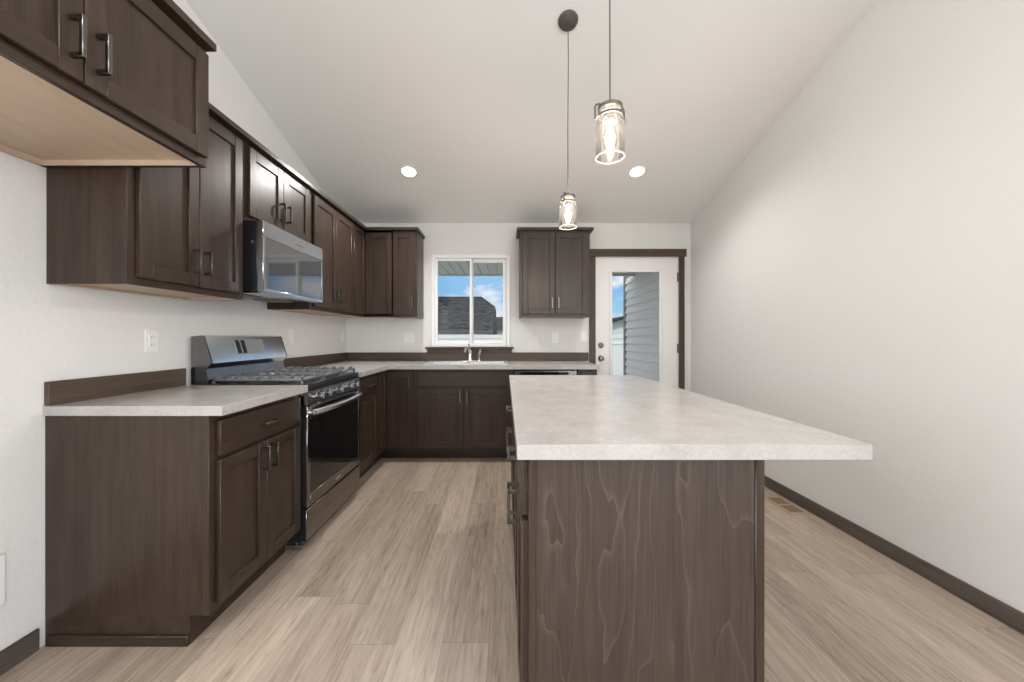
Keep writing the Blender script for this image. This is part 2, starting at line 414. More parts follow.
# kitchen window: white vinyl slider
w1 = thing('window_1', 'white vinyl sliding window above the sink', 'window', (-.378, YB, WZ0), kind='structure')
fr = MB(); a, b = YB-.012, YB+.09
FRW = .040
fr.box(WX0, WX0+FRW, a, b, WZ0, WZ1, .004).box(WX1-FRW, WX1, a, b, WZ0, WZ1, .004)
fr.box(WX0+FRW, WX1-FRW, a, b, WZ0, WZ0+FRW, .004).box(WX0+FRW, WX1-FRW, a, b, WZ1-FRW, WZ1, .004)
fr.build('window_frame', VINYL, w1)
def sash(x0, x1, yb, wdt):
    s = MB(); z0, z1 = WZ0+FRW, WZ1-FRW; d = .03
    s.box(x0, x0+wdt, yb, yb+d, z0, z1, .003).box(x1-wdt, x1, yb, yb+d, z0, z1, .003)
    s.box(x0+wdt, x1-wdt, yb, yb+d, z0, z0+wdt, .003).box(x0+wdt, x1-wdt, yb, yb+d, z1-wdt, z1, .003)
    so = s.build('sash', VINYL, w1)
    MB().box(x0+wdt-.004, x1-wdt+.004, yb+.012, yb+.016, z0+wdt-.004, z1-wdt+.004).build('pane', PANE, so)
    return so
sl = sash(WX0+FRW, -.362, YB+.005, .028); sr = sash(-.392, WX1-FRW, YB+.042, .040)
MB().box(-.386, -.366, YB-.003, YB+.006, 1.52, 1.58, .003).build('latch', VINYL, sl)
# wood stool and apron under the window
st = MB().box(-.875, .098, YB-.055, YB+.02, 1.046, 1.066, .004).box(-.855, .078, YB-.021, YB, 1.0055, 1.046, .003)
struct(st.build('trim_1', WTX), 'dark wood stool and apron under the kitchen window', 'window trim')

# patio door
d1 = thing('door_1', 'white patio door with tall glass lite at the back right', 'door', (1.466, YB, 0), kind='structure')
jm = MB(); jm.box(DX0, DX0+.008, YB, YB+T, 0, DZ1).box(DX1-.008, DX1, YB, YB+T, 0, DZ1).box(DX0, DX1, YB, YB+T, DZ1-.008, DZ1).box(DX0, DX1, YB+.0, YB+T, 0, .02)
jm.build('door_jamb', WHITE, d1)
lx0, lx1, lz0, lz1 = 1.185, 1.722, .25, 1.905
sx0, sx1, sz0, sz1, sy0, sy1 = DX0+.010, DX1-.010, .024, DZ1-.011, YB+.008, YB+.053
sb = MB().box(sx0, lx0, sy0, sy1, sz0, sz1).box(lx1, sx1, sy0, sy1, sz0, sz1).box(lx0, lx1, sy0, sy1, sz0, lz0).box(lx0, lx1, sy0, sy1, lz1, sz1)
sb.build('door_slab', WHITE, d1)
lf = MB(); e = .026
for q in (sy0-.010, ):
    lf.box(lx0-e, lx0+.008, q, q+.016, lz0-e, lz1+e, .005).box(lx1-.008, lx1+e, q, q+.016, lz0-e, lz1+e, .005)
    lf.box(lx0+.008, lx1-.008, q, q+.016, lz0-e, lz0+.008, .005).box(lx0+.008, lx1-.008, q, q+.016, lz1-.008, lz1+e, .005)
lf.build('glass_frame', WHITE, d1)
MB().box(lx0, lx1, YB+.028, YB+.033, lz0, lz1).build('pane', PANE, d1)
for zz, nm in ((1.085, 'deadbolt'), (.94, 'door_knob')):
    k = MB().lathe([(0, 0), (.032, 0), (.032, .006), (.028, .010), (0, .010)], (1.068, sy0, zz), axis=(0, -1, 0))
    if nm == 'deadbolt': k.box(1.064, 1.072, sy0-.028, sy0-.009, zz-.018, zz+.018, .002)
    else: k.lathe([(0, .009), (.013, .009), (.013, .026), (.026, .034), (.029, .046), (.024, .057), (0, .060)], (1.068, sy0, zz), axis=(0, -1, 0))
    k.build(nm, BRONZE, d1)
for zz in (1.84, 1.05, .28):
    MB().cyl((sx1+.004, sy0-.012, zz-.05), (sx1+.004, sy0-.012, zz+.05), .008).box(sx1-.004, sx1+.010, sy0-.006, sy0+.001, zz-.05, zz+.05, .001).build('hinge', DARKM, d1)
tr = MB().box(.935, 1.004, YB-.018, YB, 0, 2.068, .003).box(1.926, 1.988, YB-.018, YB, 0, 2.068, .003)
tr.box(.915, 2.008, YB-.022, YB, 2.066, 2.150, .003, mi=1)
struct(tr.build('trim_2', [WTR, WTX]), 'dark wood casing around the white patio door', 'door casing')

# ------------------------------------------------------------------ cabinets
OL, OB = Orient('L', XL), Orient('B', YB)
RV = .030                                                # face frame showing round the doors
def handle(O, a, o, z, vert, parent, ln=.110):
    m = MB(); h = ln/2; w = .006; pr = .036
    for s in (-1, 1):
        if vert: O.box(m, a-w, a+w, o, o+pr-.004, z+s*(h-w)-w, z+s*(h-w)+w, .001)
        else: O.box(m, a+s*(h-w)-w, a+s*(h-w)+w, o, o+pr-.004, z-w, z+w, .001)
    if vert: O.box(m, a-w, a+w, o+pr-.011, o+pr, z-h, z+h, .0015)
    else: O.box(m, a-h, a+h, o+pr-.011, o+pr, z-w, z+w, .0015)
    return m.build('handle', BRONZE, parent)
def shaker(O, a0, a1, o, z0, z1, parent, hside=None, hz=None, st=.057, figure=True):
    m = MB(); t = .019; bv = .0022
    O.box(m, a0, a0+st, o, o+t, z0, z1, bv, 0); O.box(m, a1-st, a1, o, o+t, z0, z1, bv, 0)
    O.box(m, a0+st, a1-st, o, o+t-.0006, z0, z0+st, bv, 1); O.box(m, a0+st, a1-st, o, o+t-.0006, z1-st, z1, bv, 1)
    O.box(m, a0+st-.002, a1-st+.002, o+.001, o+.009, z0+st-.002, z1-st+.002, 0, 2)
    d = m.build('door', [WV, O.along(), WV], parent)
    if hside is not None:
        ha = a0+.030 if hside == 'lo' else a1-.030
        handle(O, ha, o+t, hz, True, d)
    return d
def slab(O, a0, a1, o, z0, z1, parent, name='drawer', pull=True):
    m = MB(); O.box(m, a0, a1, o, o+.019, z0, z1, .003)
    d = m.build(name, O.along(), parent)
    if pull: handle(O, (a0+a1)/2, o+.019, (z0+z1)/2, False, d)
    return d
def crown(O, a0, a1, o, z1, parent, e0=0, e1=0):
    m = MB(); O.box(m, a0-e0, a1+e1, .002, o+.042, z1-.010, z1+.019, .002)
    return m.build('crown_molding', O.along(), parent)
def upper_body(O, a0, a1, dep, z0, z1, parent, end0=False, end1=False, lip=.014):
    m = MB(); fr = .019
    O.box(m, a0+.0005, a1-.0005, .002, dep-fr, z0+lip, z1, 0, 0)
    for e in (a0+.0005, a1-.0165): O.box(m, e, e+.016, .002, dep-fr, z0, z0+lip, 0, 0)
    x0 = a0-(.0025 if end0 else -.0005); x1 = a1+(.0025 if end1 else -.0005)
    O.box(m, x0, x0+.040, dep-fr, dep, z0, z1, .0012, 0); O.box(m, x1-.040, x1, dep-fr, dep, z0, z1, .0012, 0)
    O.box(m, x0+.040, x1-.040, dep-fr, dep-.0004, z0, z0+.045, .0012, 1); O.box(m, x0+.040, x1-.040, dep-fr, dep-.0004, z1-.045, z1, .0012, 1)
    b = m.build('body', [WV, O.along()], parent)
    p = MB(); O.box(p, a0+.017, a1-.017, .002, dep-fr-.001, z0+lip-.003, z0+lip+.001, 0)
    O.box(p, a0+.0165, a0+.020, .002, dep-fr-.001, z0+.0005, z0+lip, 0); O.box(p, a1-.020, a1-.0165, .002, dep-fr-.001, z0+.0005, z0+lip, 0)
    O.box(p, a0+.0165, a1-.0165, .002, .018, z0+.0005, z0+lip, 0)
    p.build('bottom_panel', WP, parent, label='pale maple underside')
    return b
def base_of(O, a0, a1, z): x, y = O.xy((a0+a1)/2, 0); return (x, y, z)
UZ0, UZ1 = 1.381, 2.275
UD = .313
def upper(label, O, a0, a1, z0, z1, dep=UD, doors=2, hs=None, end0=False, end1=False, ce0=0, ce1=0, rv0=RV, rv1=RV, split=None, lip=.014):
    t = thing('upper_cabinet', label, 'cabinet', base_of(O, a0, a1, z0))
    upper_body(O, a0, a1, dep, z0, z1, t, end0, end1, lip)
    d0, d1 = a0+rv0, a1-rv1; mid = split or (d0+d1)/2; hz = z0+RV+(.046 if dep > .5 else .060)+.055
    if doors == 2:
        shaker(O, d0, mid-.002, dep+.001, z0+RV, z1-RV, t, 'hi', hz); shaker(O, mid+.002, d1, dep+.001, z0+RV, z1-RV, t, 'lo', hz)
    elif doors == 1: shaker(O, d0, d1, dep+.001, z0+RV, z1-RV, t, hs, hz)
    crown(O, a0, a1, dep, z1, t, ce0, ce1)
    return t
DE, R0, R1 = 1.453, 2.083, 2.845
RU0, RU1 = 2.100, 2.810
upper('deep dark cabinet over the empty fridge space with pale underside', OL, DE-.894, DE-.001, 1.824, UZ1, .618, end1=True, lip=.024, rv1=.010)
upper('dark two-door wall cabinet left of the microwave', OL, DE+.004, RU0, UZ0, UZ1, end0=True)
upper('short dark two-door cabinet directly above the microwave', OL, RU0, RU1, 1.829, UZ1)
CU = 3.605                                               # where the corner wall cabinet starts
upper('dark two-door wall cabinet right of the microwave', OL, RU1, CU, UZ0, UZ1, rv0=.045, rv1=.006)
# corner wall cabinet (L-shaped)
t = thing('corner_upper_cabinet', 'dark L-shaped wall cabinet filling the back left corner', 'cabinet', (XL, YB, UZ0))
m = MB(); XU = XL+.610
m.box(XL+.002, XL+UD-.001, CU+.0005, YB-.002, UZ0+.014, UZ1).box(XL+UD-.001, XU-.0005, YB-UD, YB-.002, UZ0+.014, UZ1)
m.box(XL+UD-.019, XL+UD, CU+.0005, YB-UD, UZ0, UZ1).box(XL+UD-.019, XU-.0005, YB-UD, YB-UD+.019, UZ0, UZ1)
m.build('body', WV, t)
MB().box(XL+.002, XL+UD-.02, CU+.001, YB-.002, UZ0+.008, UZ0+.0135).box(XL+UD-.02, XU-.001, YB-UD+.02, YB-.002, UZ0+.008, UZ0+.0135).build('bottom_panel', WP, t, label='pale maple underside')
shaker(OL, CU+.010, YB-UD-.021, UD+.001, UZ0+RV, UZ1-RV, t, st=.045)
shaker(OB, XL+UD+.022, XU-.006, UD+.001, UZ0+RV, UZ1-RV, t, 'hi', UZ0+RV+.115)
m = MB(); c0 = .042; z0, z1 = UZ1-.010, UZ1+.019
m.box(XL+.002, XL+UD+c0, CU, YB-UD-c0, z0, z1).box(XL+.002, XU, YB-UD-c0, YB-.002, z0, z1)
m.build('crown_molding', WX, t)
upper('narrow dark single-door wall cabinet left of the window', OB, XU, -.900, UZ0, UZ1, doors=1, hs='hi', rv0=.008, rv1=.012, end1=True, ce1=.018)
upper('dark two-door wall cabinet between window and patio door', OB, .158, .870, UZ0, UZ1, end0=True, end1=True, ce0=.035, ce1=.035, rv0=.022, rv1=.022)

BZ = .876; BD = .631; TK = .112
def base_body(O, a0, a1, parent, end0=False, end1=False, dep=BD, ztop=BZ-.0005):
    m = MB(); fr = .019
    O.box(m, a0+.0005, a1-.0005, .002, dep-fr, TK, ztop, 0, 0)
    O.box(m, a0+.0005, a1-.0005, .002, dep-(.115 if O.k == 'B' else .075), .0, TK, 0, 1)
    x0 = a0-(.003 if end0 else -.0005); x1 = a1+(.003 if end1 else -.0005)
    O.box(m, x0, x0+.040, dep-fr, dep, TK, BZ-.0005, .0012, 0); O.box(m, x1-.040, x1, dep-fr, dep, TK, BZ-.0005, .0012, 0)
    for z0, z1 in ((TK, TK+.035), (.685, .722), (BZ-.035, BZ-.0005)): O.box(m, x0+.040, x1-.040, dep-fr, dep-.0004, z0, z1, .001, 1)
    if end0:                                             # shoe strip at the foot of an exposed end
        O.box(m, a0-.012, a0+.001, .014, dep-.075, 0, .040, .003, 2)
    return m.build('body', [WV, O.along(), WX if O.k != 'B' else WY], parent)
DRZ0, DRZ1, DOZ0, DOZ1 = .712, .850, .136, .696
def base(label, O, a0, a1, doors=2, drawer=True, pull=True, hs='hi', end0=False, end1=False, name='base_cabinet', rv1=RV):
    t = thing(name, label, 'cabinet', base_of(O, a0, a1, 0))
    base_body(O, a0, a1, t, end0, end1, ztop=.715 if name == 'sink_cabinet' else BZ-.0005)
    d0, d1 = a0+RV, a1-rv1; mid = (d0+d1)/2; hz = DOZ1-.020-.055
    if drawer: slab(O, d0, d1, BD+.001, DRZ0, DRZ1, t, 'drawer' if pull else 'false_front', pull)
    if doors == 2: shaker(O, d0, mid-.002, BD+.001, DOZ0, DOZ1, t, 'hi', hz); shaker(O, mid+.002, d1, BD+.001, DOZ0, DOZ1, t, 'lo', hz)
    elif doors == 1: shaker(O, d0, d1, BD+.001, DOZ0, DOZ1, t, hs, hz)
    return t
t = base('dark base cabinet with drawer and two doors left of the range', OL, DE, R0-.003, end0=True, rv1=.014)
CB = 3.34
base('narrow dark base cabinet with drawer right of the range', OL, R1+.008, CB, doors=1, hs='lo')
t = thing('corner_base_cabinet', 'dark L-shaped base cabinet in the back left corner', 'cabinet', (XL, YB, 0))
XB = XL+.914
m = MB()
m.box(XL+.002, XL+BD, CB+.0005, YB-.002, TK, BZ-.0005).box(XL+BD, XB-.0005, YB-BD, YB-.002, TK, BZ-.0005)
m.box(XL+.014, XL+BD-.075, CB+.0005, YB-.014, 0, TK, mi=1).box(XL+BD-.075, XB-.0005, YB-BD+.115, YB-.014, 0, TK, mi=1)
m.build('body', [WV, WX], t)
shaker(OL, CB+.018, YB-BD-.021, BD+.001, DOZ0, DRZ1, t, st=.045)
shaker(OB, XL+BD+.022, XB-.012, BD+.001, DOZ0, DRZ1, t, 'hi', DRZ1-.095)
base('dark sink base cabinet with two doors under the window', OB, XB, .078, pull=False, name='sink_cabinet')
t = thing('base_cabinet', 'slim dark base panel right of the dishwasher beside the patio door', 'cabinet', (.775, YB, 0))
base_body(OB, .690, .868, t, end1=True); m = MB(); OB.box(m, .712, .846, BD+.001, BD+.020, DOZ0, DRZ1, .003); m.build('filler_panel', WV, t)

# dishwasher (only its top strip shows behind the island)
t = thing('dishwasher', 'steel dishwasher between sink cabinet and slim end panel', 'dishwasher', (.384, YB, 0))
m = MB(); OB.box(m, .082, .686, .02, .580, .10, .868); OB.box(m, .09, .678, .02, .52, .0, .10); m.build('body', BLACK, t)
m = MB(); OB.box(m, .086, .682, .581, .628, .115, .752, .004); dd = m.build('door', STEELX, t)
m = MB(); OB.box(m, .086, .682, .581, .632, .756, .864, .006); OB.box(m, .15, .60, .631, .634, .775, .845, .001, 1); m.build('control_panel', [DSTEEL, BGLASS], t)
m = MB(); OB.box(m, .13, .64, .655, .675, .715, .735, .006); OB.box(m, .14, .16, .627, .66, .718, .732); OB.box(m, .61, .63, .627, .66, .718, .732); m.build('handle', STEELX, dd)

# ------------------------------------------------------------------ worktops, backsplashes
CT0, CT1, CD = BZ, .914, .684
def top(name, m, label, base): return tag(m.build(name, LAM, base=base), label, 'countertop')
top('countertop', MB().box(XL, XL+CD, 1.446, R0-.004, CT0, CT1, .0015), 'short pale laminate countertop left of the range', (XL+.3, 1.76, CT0))
SX0, SX1, SY0, SY1 = -.765, .015, 3.675, 4.085
m = MB(); YF = YB-CD
m.prism([(XL, R1+.004, CT0), (XL+CD, R1+.004, CT0), (XL+CD, YF, CT0), (SX0, YF, CT0), (SX0, YB, CT0), (XL, YB, CT0)], (0, 0, CT1-CT0))
m.box(SX1, .880, YF, YB, CT0, CT1).box(SX0, SX1, YF, SY0, CT0, CT1).box(SX0, SX1, SY1, YB, CT0, CT1)
top('countertop', m, 'long L-shaped pale laminate countertop around the sink', (-.4, 3.9, CT0))
def splash(m, label, base): tag(m.build('backsplash', [WTY, WTX], base=base), label, 'backsplash')
BS = .092
splash(MB().box(XL, XL+.019, 1.450, R0-.004, CT1, CT1+BS, .002), 'dark wood backsplash strip left of the range', (XL, 1.7, CT1))
splash(MB().box(XL, XL+.019, R1+.004, YB, CT1, CT1+BS, .002).box(XL+.019, .925, YB-.019, YB, CT1, CT1+BS, .002, mi=1), 'long dark wood backsplash strip along the corner and sink wall', (XL, 3.6, CT1))

# ------------------------------------------------------------------ sink and faucet
t = thing('sink', 'steel double-bowl drop-in sink below the window', 'sink', (-.375, 3.88, .72))
m = MB(); r0 = .006; zz = CT1
xs = [SX0-.018, SX0+.022, -.395, -.355, SX1-.022, SX1+.018]; ys = [SY0-.018, SY0+.025, SY1-.075, SY1+.018]
m.box(xs[0], xs[5], ys[0], ys[1], zz, zz+r0, .002).box(xs[0], xs[5], ys[2], ys[3], zz, zz+r0, .002)
for a, b in ((0, 1), (2, 3), (4, 5)): m.box(xs[a], xs[b], ys[1], ys[2], zz, zz+r0, .002)
m.build('rim', STEELX, t)
for a, b in ((1, 2), (3, 4)):
    m = MB(); w = .002; zb = .735; X0, X1, Y0, Y1 = xs[a], xs[b], ys[1], ys[2]
    m.box(X0, X1, Y0, Y1, zb, zb+w).box(X0, X0+w, Y0, Y1, zb, zz).box(X1-w, X1, Y0, Y1, zb, zz).box(X0, X1, Y0, Y0+w, zb, zz).box(X0, X1, Y1-w, Y1, zb, zz)
    bo = m.build('bowl', STEELX, t)
    MB().lathe([(0, 0), (.04, 0), (.045, .003), (.02, .005), (0, .004)], ((X0+X1)/2, (Y0+Y1)/2, zb+w)).build('drain', CHROME, bo)
t = thing('faucet', 'chrome single-lever faucet behind the sink with arched spout', 'faucet', (-.372, 4.055, zz+r0))
fx, fy, fz = -.372, 4.055, zz+r0
MB().box(fx-.115, fx+.075, fy-.025, fy+.025, fz, fz+.008, .004, seg=2).build('base_plate', CHROME, t)
MB().lathe([(.026, .006), (.024, .03), (.021, .075), (.022, .10), (.016, .115), (0, .118)], (fx, fy, fz)).build('column', CHROME, t)
MB().tube([(fx, fy, fz+.07), (fx-.012, fy-.05, fz+.125), (fx-.02, fy-.10, fz+.150), (fx-.026, fy-.15, fz+.150), (fx-.03, fy-.185, fz+.130), (fx-.031, fy-.195, fz+.105)], [.013, .0125, .012, .012, .0125, .013], seg=14).build('spout', CHROME, t)
MB().tube([(fx, fy, fz+.113), (fx-.004, fy-.008, fz+.15), (fx-.012, fy-.018, fz+.185)], [.009, .0075, .009], seg=12).build('lever', CHROME, t)
sp = thing('side_sprayer', 'small chrome side sprayer standing right of the faucet', 'sprayer', (fx+.098, fy, fz))
MB().lathe([(0, 0), (.022, 0), (.020, .012), (.012, .022), (.011, .032)], (fx+.098, fy, fz)).build('base', CHROME, sp)
MB().tube([(fx+.098, fy, fz+.03), (fx+.098, fy-.002, fz+.07), (fx+.104, fy-.01, fz+.10), (fx+.115, fy-.026, fz+.118)], [.010, .012, .015, .017], seg=14).build('spray_head', CHROME, sp)

# ------------------------------------------------------------------ range
t = thing('range', 'stainless gas range with black oven glass between left cabinets', 'range', (XL+.35, (R0+R1)/2, 0))
A0, A1 = R0+.003, R1-.003; FX = XL+.640                  # front of the body
m = MB().box(XL+.02, FX, A0, A1, .045, .900, .003); m.build('body', BLACK, t)
m = MB().box(XL+.035, FX+.028, A0, A1, .900, .916, .004).box(FX, FX+.030, A0, A1, .872, .902, .004, mi=1)
m.build('cooktop', [BLACK, BLACK], t)
G0 = A0+.020
# backguard: leaning steel panel over a black riser
bp = [(XL+.022, G0, 1.180), (XL+.078, G0, 1.186), (XL+.090, G0, 1.180), (XL+.132, G0, 1.042), (XL+.134, G0, 1.030), (XL+.108, G0, 1.000), (XL+.022, G0, 1.000)]
bg = MB().prism([(XL+.020, G0, .916), (XL+.020, G0, 1.0), (XL+.104, G0, 1.0), (XL+.118, G0, .916)], (0, A1-G0, 0), 1)
bg.prism([(p[0], G0+.012, p[2]) for p in bp], (0, A1-G0-.024, 0), 0).prism(bp, (0, .012, 0), 2).prism([(p[0], A1-.012, p[2]) for p in bp], (0, .012, 0), 2)
bgo = bg.build('backguard', [BSTEEL, DSTEEL, DSTEEL], t)
def on_slope(u, n=.0):                                   # u 0..1 up the leaning face, n proud of it
    p = Vector((XL+.132, 0, 1.042)).lerp(Vector((XL+.090, 0, 1.180)), u); nn = Vector((.138, 0, .042)).normalized(); return p+nn*n
def slope_box(m, y0, y1, u0, u1, mi=0, h=.002):
    a, b = on_slope(u0, -.001), on_slope(u1, -.001); c, d = on_slope(u1, h), on_slope(u0, h)
    m.prism([(q.x, y0, q.z) for q in (a, b, c, d)], (0, y1-y0, 0), mi)
m = MB(); slope_box(m, 2.330, 2.600, .20, .86, 0)
dso = m.build('display_panel', LCDM, bgo)
m = MB()
for k in range(2): slope_box(m, 2.336+k*.048, 2.370+k*.048, .24, .83, 0, .003)
m.build('touch_keys', BLACK, dso)
# grates: three cast-iron frames with raised fingers
def grate(y0, y1):
    m = MB(); x0, x1 = XL+.145, FX+.005; w = .006; z0, z1 = .933, .947
    for yy in (y0+w, y1-w): m.box(x0, x1, yy-w, yy+w, z0, z1, .003)
    for xx in (x0+w, (x0+x1)/2, x1-w): m.box(xx-w, xx+w, y0, y1, z0, z1, .003)
    yc = (y0+y1)/2; m.box(x0, x1, yc-w*.8, yc+w*.8, z0, z1, .003)
    n = 8
    for i in range(n):
        xx = x0+(i+.5)*(x1-x0)/n
        for yy, s in ((y0+w, 1), (y1-w, -1)):
            m.prism([(xx-.020, yy-w, z1-.002), (xx-.010, yy-w, z1+.011), (xx+.010, yy-w, z1+.011), (xx+.020, yy-w, z1-.002)], (0, 2*w, 0))
        m.box(xx-.0045, xx+.0045, y0+.01, y0+.070, z0, z1+.009, .002); m.box(xx-.0045, xx+.0045, y1-.070, y1-.01, z0, z1+.009, .002)
    for xx in (x0+w, x1-w):
        for yy in (y0+w, y1-w): m.box(xx-w, xx+w, yy-w, yy+w, .916, z0)
    return m.build('grate', IRON, t)
gw = (A1-A0-.03)/3
for k in range(3): grate(A0+.012+k*(gw+.003), A0+.012+k*(gw+.003)+gw)
for px, py in ((.25, .13), (.50, .13), (.37, .378), (.25, .62), (.50, .62)):
    m = MB().lathe([(0, 0), (.055, 0), (.050, .008), (.036, .010), (.036, .014), (.030, .018), (0, .018)], (XL+px, A0+py, .916)); m.build('burner', BLACK, t)
# knob panel
m = MB().prism([(FX, A0, .800), (FX+.040, A0, .800), (FX+.030, A0, .872), (FX, A0, .872)], (0, A1-A0, 0)); cpn = m.build('control_panel', STEEL, t)
ax = Vector((1, 0, .14)).normalized()
for yy in (.115, .215, .378, .545, .645):
    c = Vector((FX+.0345, A0+yy, .836))
    m = MB().lathe([(.026, -.003), (.026, .005), (.021, .009), (.021, .030), (.018, .036), (0, .036)], c, 0, 24, ax)
    g = c+ax*.034; m.box(g.x-.006, g.x+.010, g.y-.004, g.y+.004, g.z-.020, g.z+.020, .002); m.build('knob', DSTEEL, cpn)
# oven door
dz0, dz1 = .236, .794; dx0, dx1 = FX+.002, FX+.038
m = MB(); m.box(dx0, dx1, A0, A0+.032, dz0, dz1, .004).box(dx0, dx1, A1-.032, A1, dz0, dz1, .004)
m.box(dx0, dx1, A0+.032, A1-.032, dz0, dz0+.066, .002).box(dx0, dx1, A0+.032, A1-.032, dz1-.075, dz1, .002).box(dx0, dx0+.02, A0+.03, A1-.03, dz0+.05, dz1-.05, mi=1)
m.box(dx0-.0, dx1-.006, A0-.002, A0+.003, dz0, dz1, .001, mi=1)
od = m.build('oven_door', [WSTEEL, BLACK], t)
MB().box(dx0+.02, dx1-.002, A0+.030, A1-.030, dz0+.064, dz1-.073).build('oven_glass', BGLASS, od, label='black oven window')
MB().box(dx1-.001, dx1+.001, (A0+A1)/2-.035, (A0+A1)/2+.035, dz0+.026, dz0+.038).build('emblem', CHROME, od)
pts = []; n = 16
for i in range(n+1):
    u = i/n; yy = A0+.035+u*(A1-A0-.07); bow = math.sin(math.pi*u)**.7; pts.append((dx1+.018+.038*bow, yy, .757+.004*bow))
m = MB().tube(pts, .0165, seg=14)
for s in (0, -1): p = pts[s]; m.cyl((dx1-.004, p[1], p[2]), (p[0]+.006, p[1], p[2]), .017)
m.build('handle', BSTEEL, od)
m = MB().box(FX+.002, FX+.034, A0, A1, .055, .224, .004).box(FX+.002, FX+.030, A0-.002, A0+.003, .055, .224, .001, mi=1); m.build('warming_drawer', [WSTEEL, BLACK], t)
for xx in (XL+.08, FX-.05):
    for yy in (A0+.05, A1-.05): MB().lathe([(0, 0), (.018, 0), (.018, .008), (.010, .012), (.010, .046), (0, .046)], (xx, yy, 0), seg=16).build('foot', DARKM, t)
MB().box(FX-.11, FX+.020, A0+.002, A0+.014, .018, .030, .002).box(FX-.03, FX-.02, A0+.002, A0+.014, .03, .05).box(FX-.09, FX-.08, A0+.002, A0+.014, .03, .05).build('anti_tip_rail', DARKM, t)

# ------------------------------------------------------------------ microwave over the range
t = thing('microwave', 'stainless over-the-range microwave under the short cabinet', 'microwave', (XL+.2, 2.46, 1.430))
M0, M1, MZ0, MZ1, MF = 2.108, 2.796, 1.430, 1.826, XL+.385
MB().box(XL, MF, M0, M1, MZ0+.006, MZ1, .003).build('body', BLACK, t)
m = MB().box(MF+.001, MF+.036, M0, M1, MZ1-.092, MZ1, .004).box(MF+.001, MF+.036, M0, M0+.020, MZ0, MZ1-.09, .003).box(MF+.001, MF+.036, M1-.016, M1, MZ0, MZ1-.09, .003)
m.box(MF+.001, MF+.036, M0+.018, M1-.014, MZ0, MZ0+.020, .003).box(MF+.001, MF+.012, M0+.015, M1-.012, MZ0+.01, MZ1-.05, mi=1)
md = m.build('door', [STEEL, BLACK], t)
MB().box(MF+.012, MF+.033, M0+.018, M1-.014, MZ0+.018, MZ1-.090).build('door_glass', MGLASS, md, label='grey glass microwave window')
m = MB()
for k in range(7): m.box(MF+.0355, MF+.0368, 2.44+k*.012, 2.448+k*.012, MZ1-.058, MZ1-.052)
m.build('brand_mark', DARKM, md)
m = MB().box(XL+.05, MF+.01, M0+.03, M1-.03, MZ0-.006, MZ0+.007, .002); ub = m.build('vent_plate', STEEL, t)
for c in (M0+.10, M1-.30): MB().box(XL+.10, XL+.26, c, c+.20, MZ0-.010, MZ0-.005, .002).build('grease_filter', DARKM, ub)
MB().box(XL+.29, XL+.34, 2.40, 2.50, MZ0-.009, MZ0-.005, .002).build('lamp_cover', LCDM, ub)
MB().box(MF-.030, MF-.022, M0-.004, M0+.001, 1.70, 1.712).build('screw', CHROME, t)

# ------------------------------------------------------------------ island
IX0, IX1, IY0, IY1 = .060, .657, .962, 2.560
t = thing('kitchen_island', 'dark wood kitchen island cabinet with figured end panel', 'island', ((IX0+IX1)/2, (IY0+IY1)/2, 0))
OI = Orient('I', IX1); ID = IX1-IX0
m = MB(); m.box(IX0+.002, IX1-.002, IY0+.006, IY1-.006, TK, BZ-.0005).box(IX0+.075, IX1-.002, IY0+.006, IY1-.006, 0, TK)
m.build('body', WV, t)
m = MB().box(IX0+.018, IX1-.022, IY0+.001, IY0+.006, TK, BZ-.0005).box(IX0+.075, IX1-.022, IY0+.001, IY0+.006, 0, TK); m.build('end_panel', WF, t, label='end panel with figured veneer')
for y0, y1 in ((IY0-.004, IY0+.030), (IY1-.030, IY1+.004)):
    MB().box(IX1-.024, IX1, y0, y1, 0, BZ-.0005, .003).build('corner_post', WV, t)
    MB().box(IX0, IX0+.019, y0, y1, TK, BZ-.0005, .002).build('face_stile', WV, t)
MB().box(IX1-.002, IX1+.004, IY0+.03, IY1-.03, 0, BZ-.0005).build('back_panel', WF, t)
IM = 1.580
m = MB()
for a0, a1 in ((IY0+.030, IY1-.030), ):
    for z0, z1 in ((TK, TK+.035), (.685, .722), (BZ-.035, BZ-.0005)): OI.box(m, a0, a1, ID-.019, ID-.0005, z0, z1)
OI.box(m, IM-.03, IM+.03, ID-.019, ID, TK, BZ-.0005); m.build('face_frame', WY, t)
for a0, a1 in ((IY0, IM), (IM, IY1-.03)):
    d0, d1, mid = a0+.014, a1-.014, (a0+a1)/2; hz = DOZ1-.072
    slab(OI, d0, d1, ID-.002, DRZ0+.006, DRZ1+.010, t)
    shaker(OI, d0, mid-.002, ID-.002, DOZ0, DOZ1+.008, t, 'hi', hz); shaker(OI, mid+.002, d1, ID-.002, DOZ0, DOZ1+.008, t, 'lo', hz)
top('island_countertop', MB().box(.030, .899, .928, 2.624, CT0, CT1, .0015), 'wide pale laminate countertop overhanging the kitchen island', (.46, 1.78, CT0))

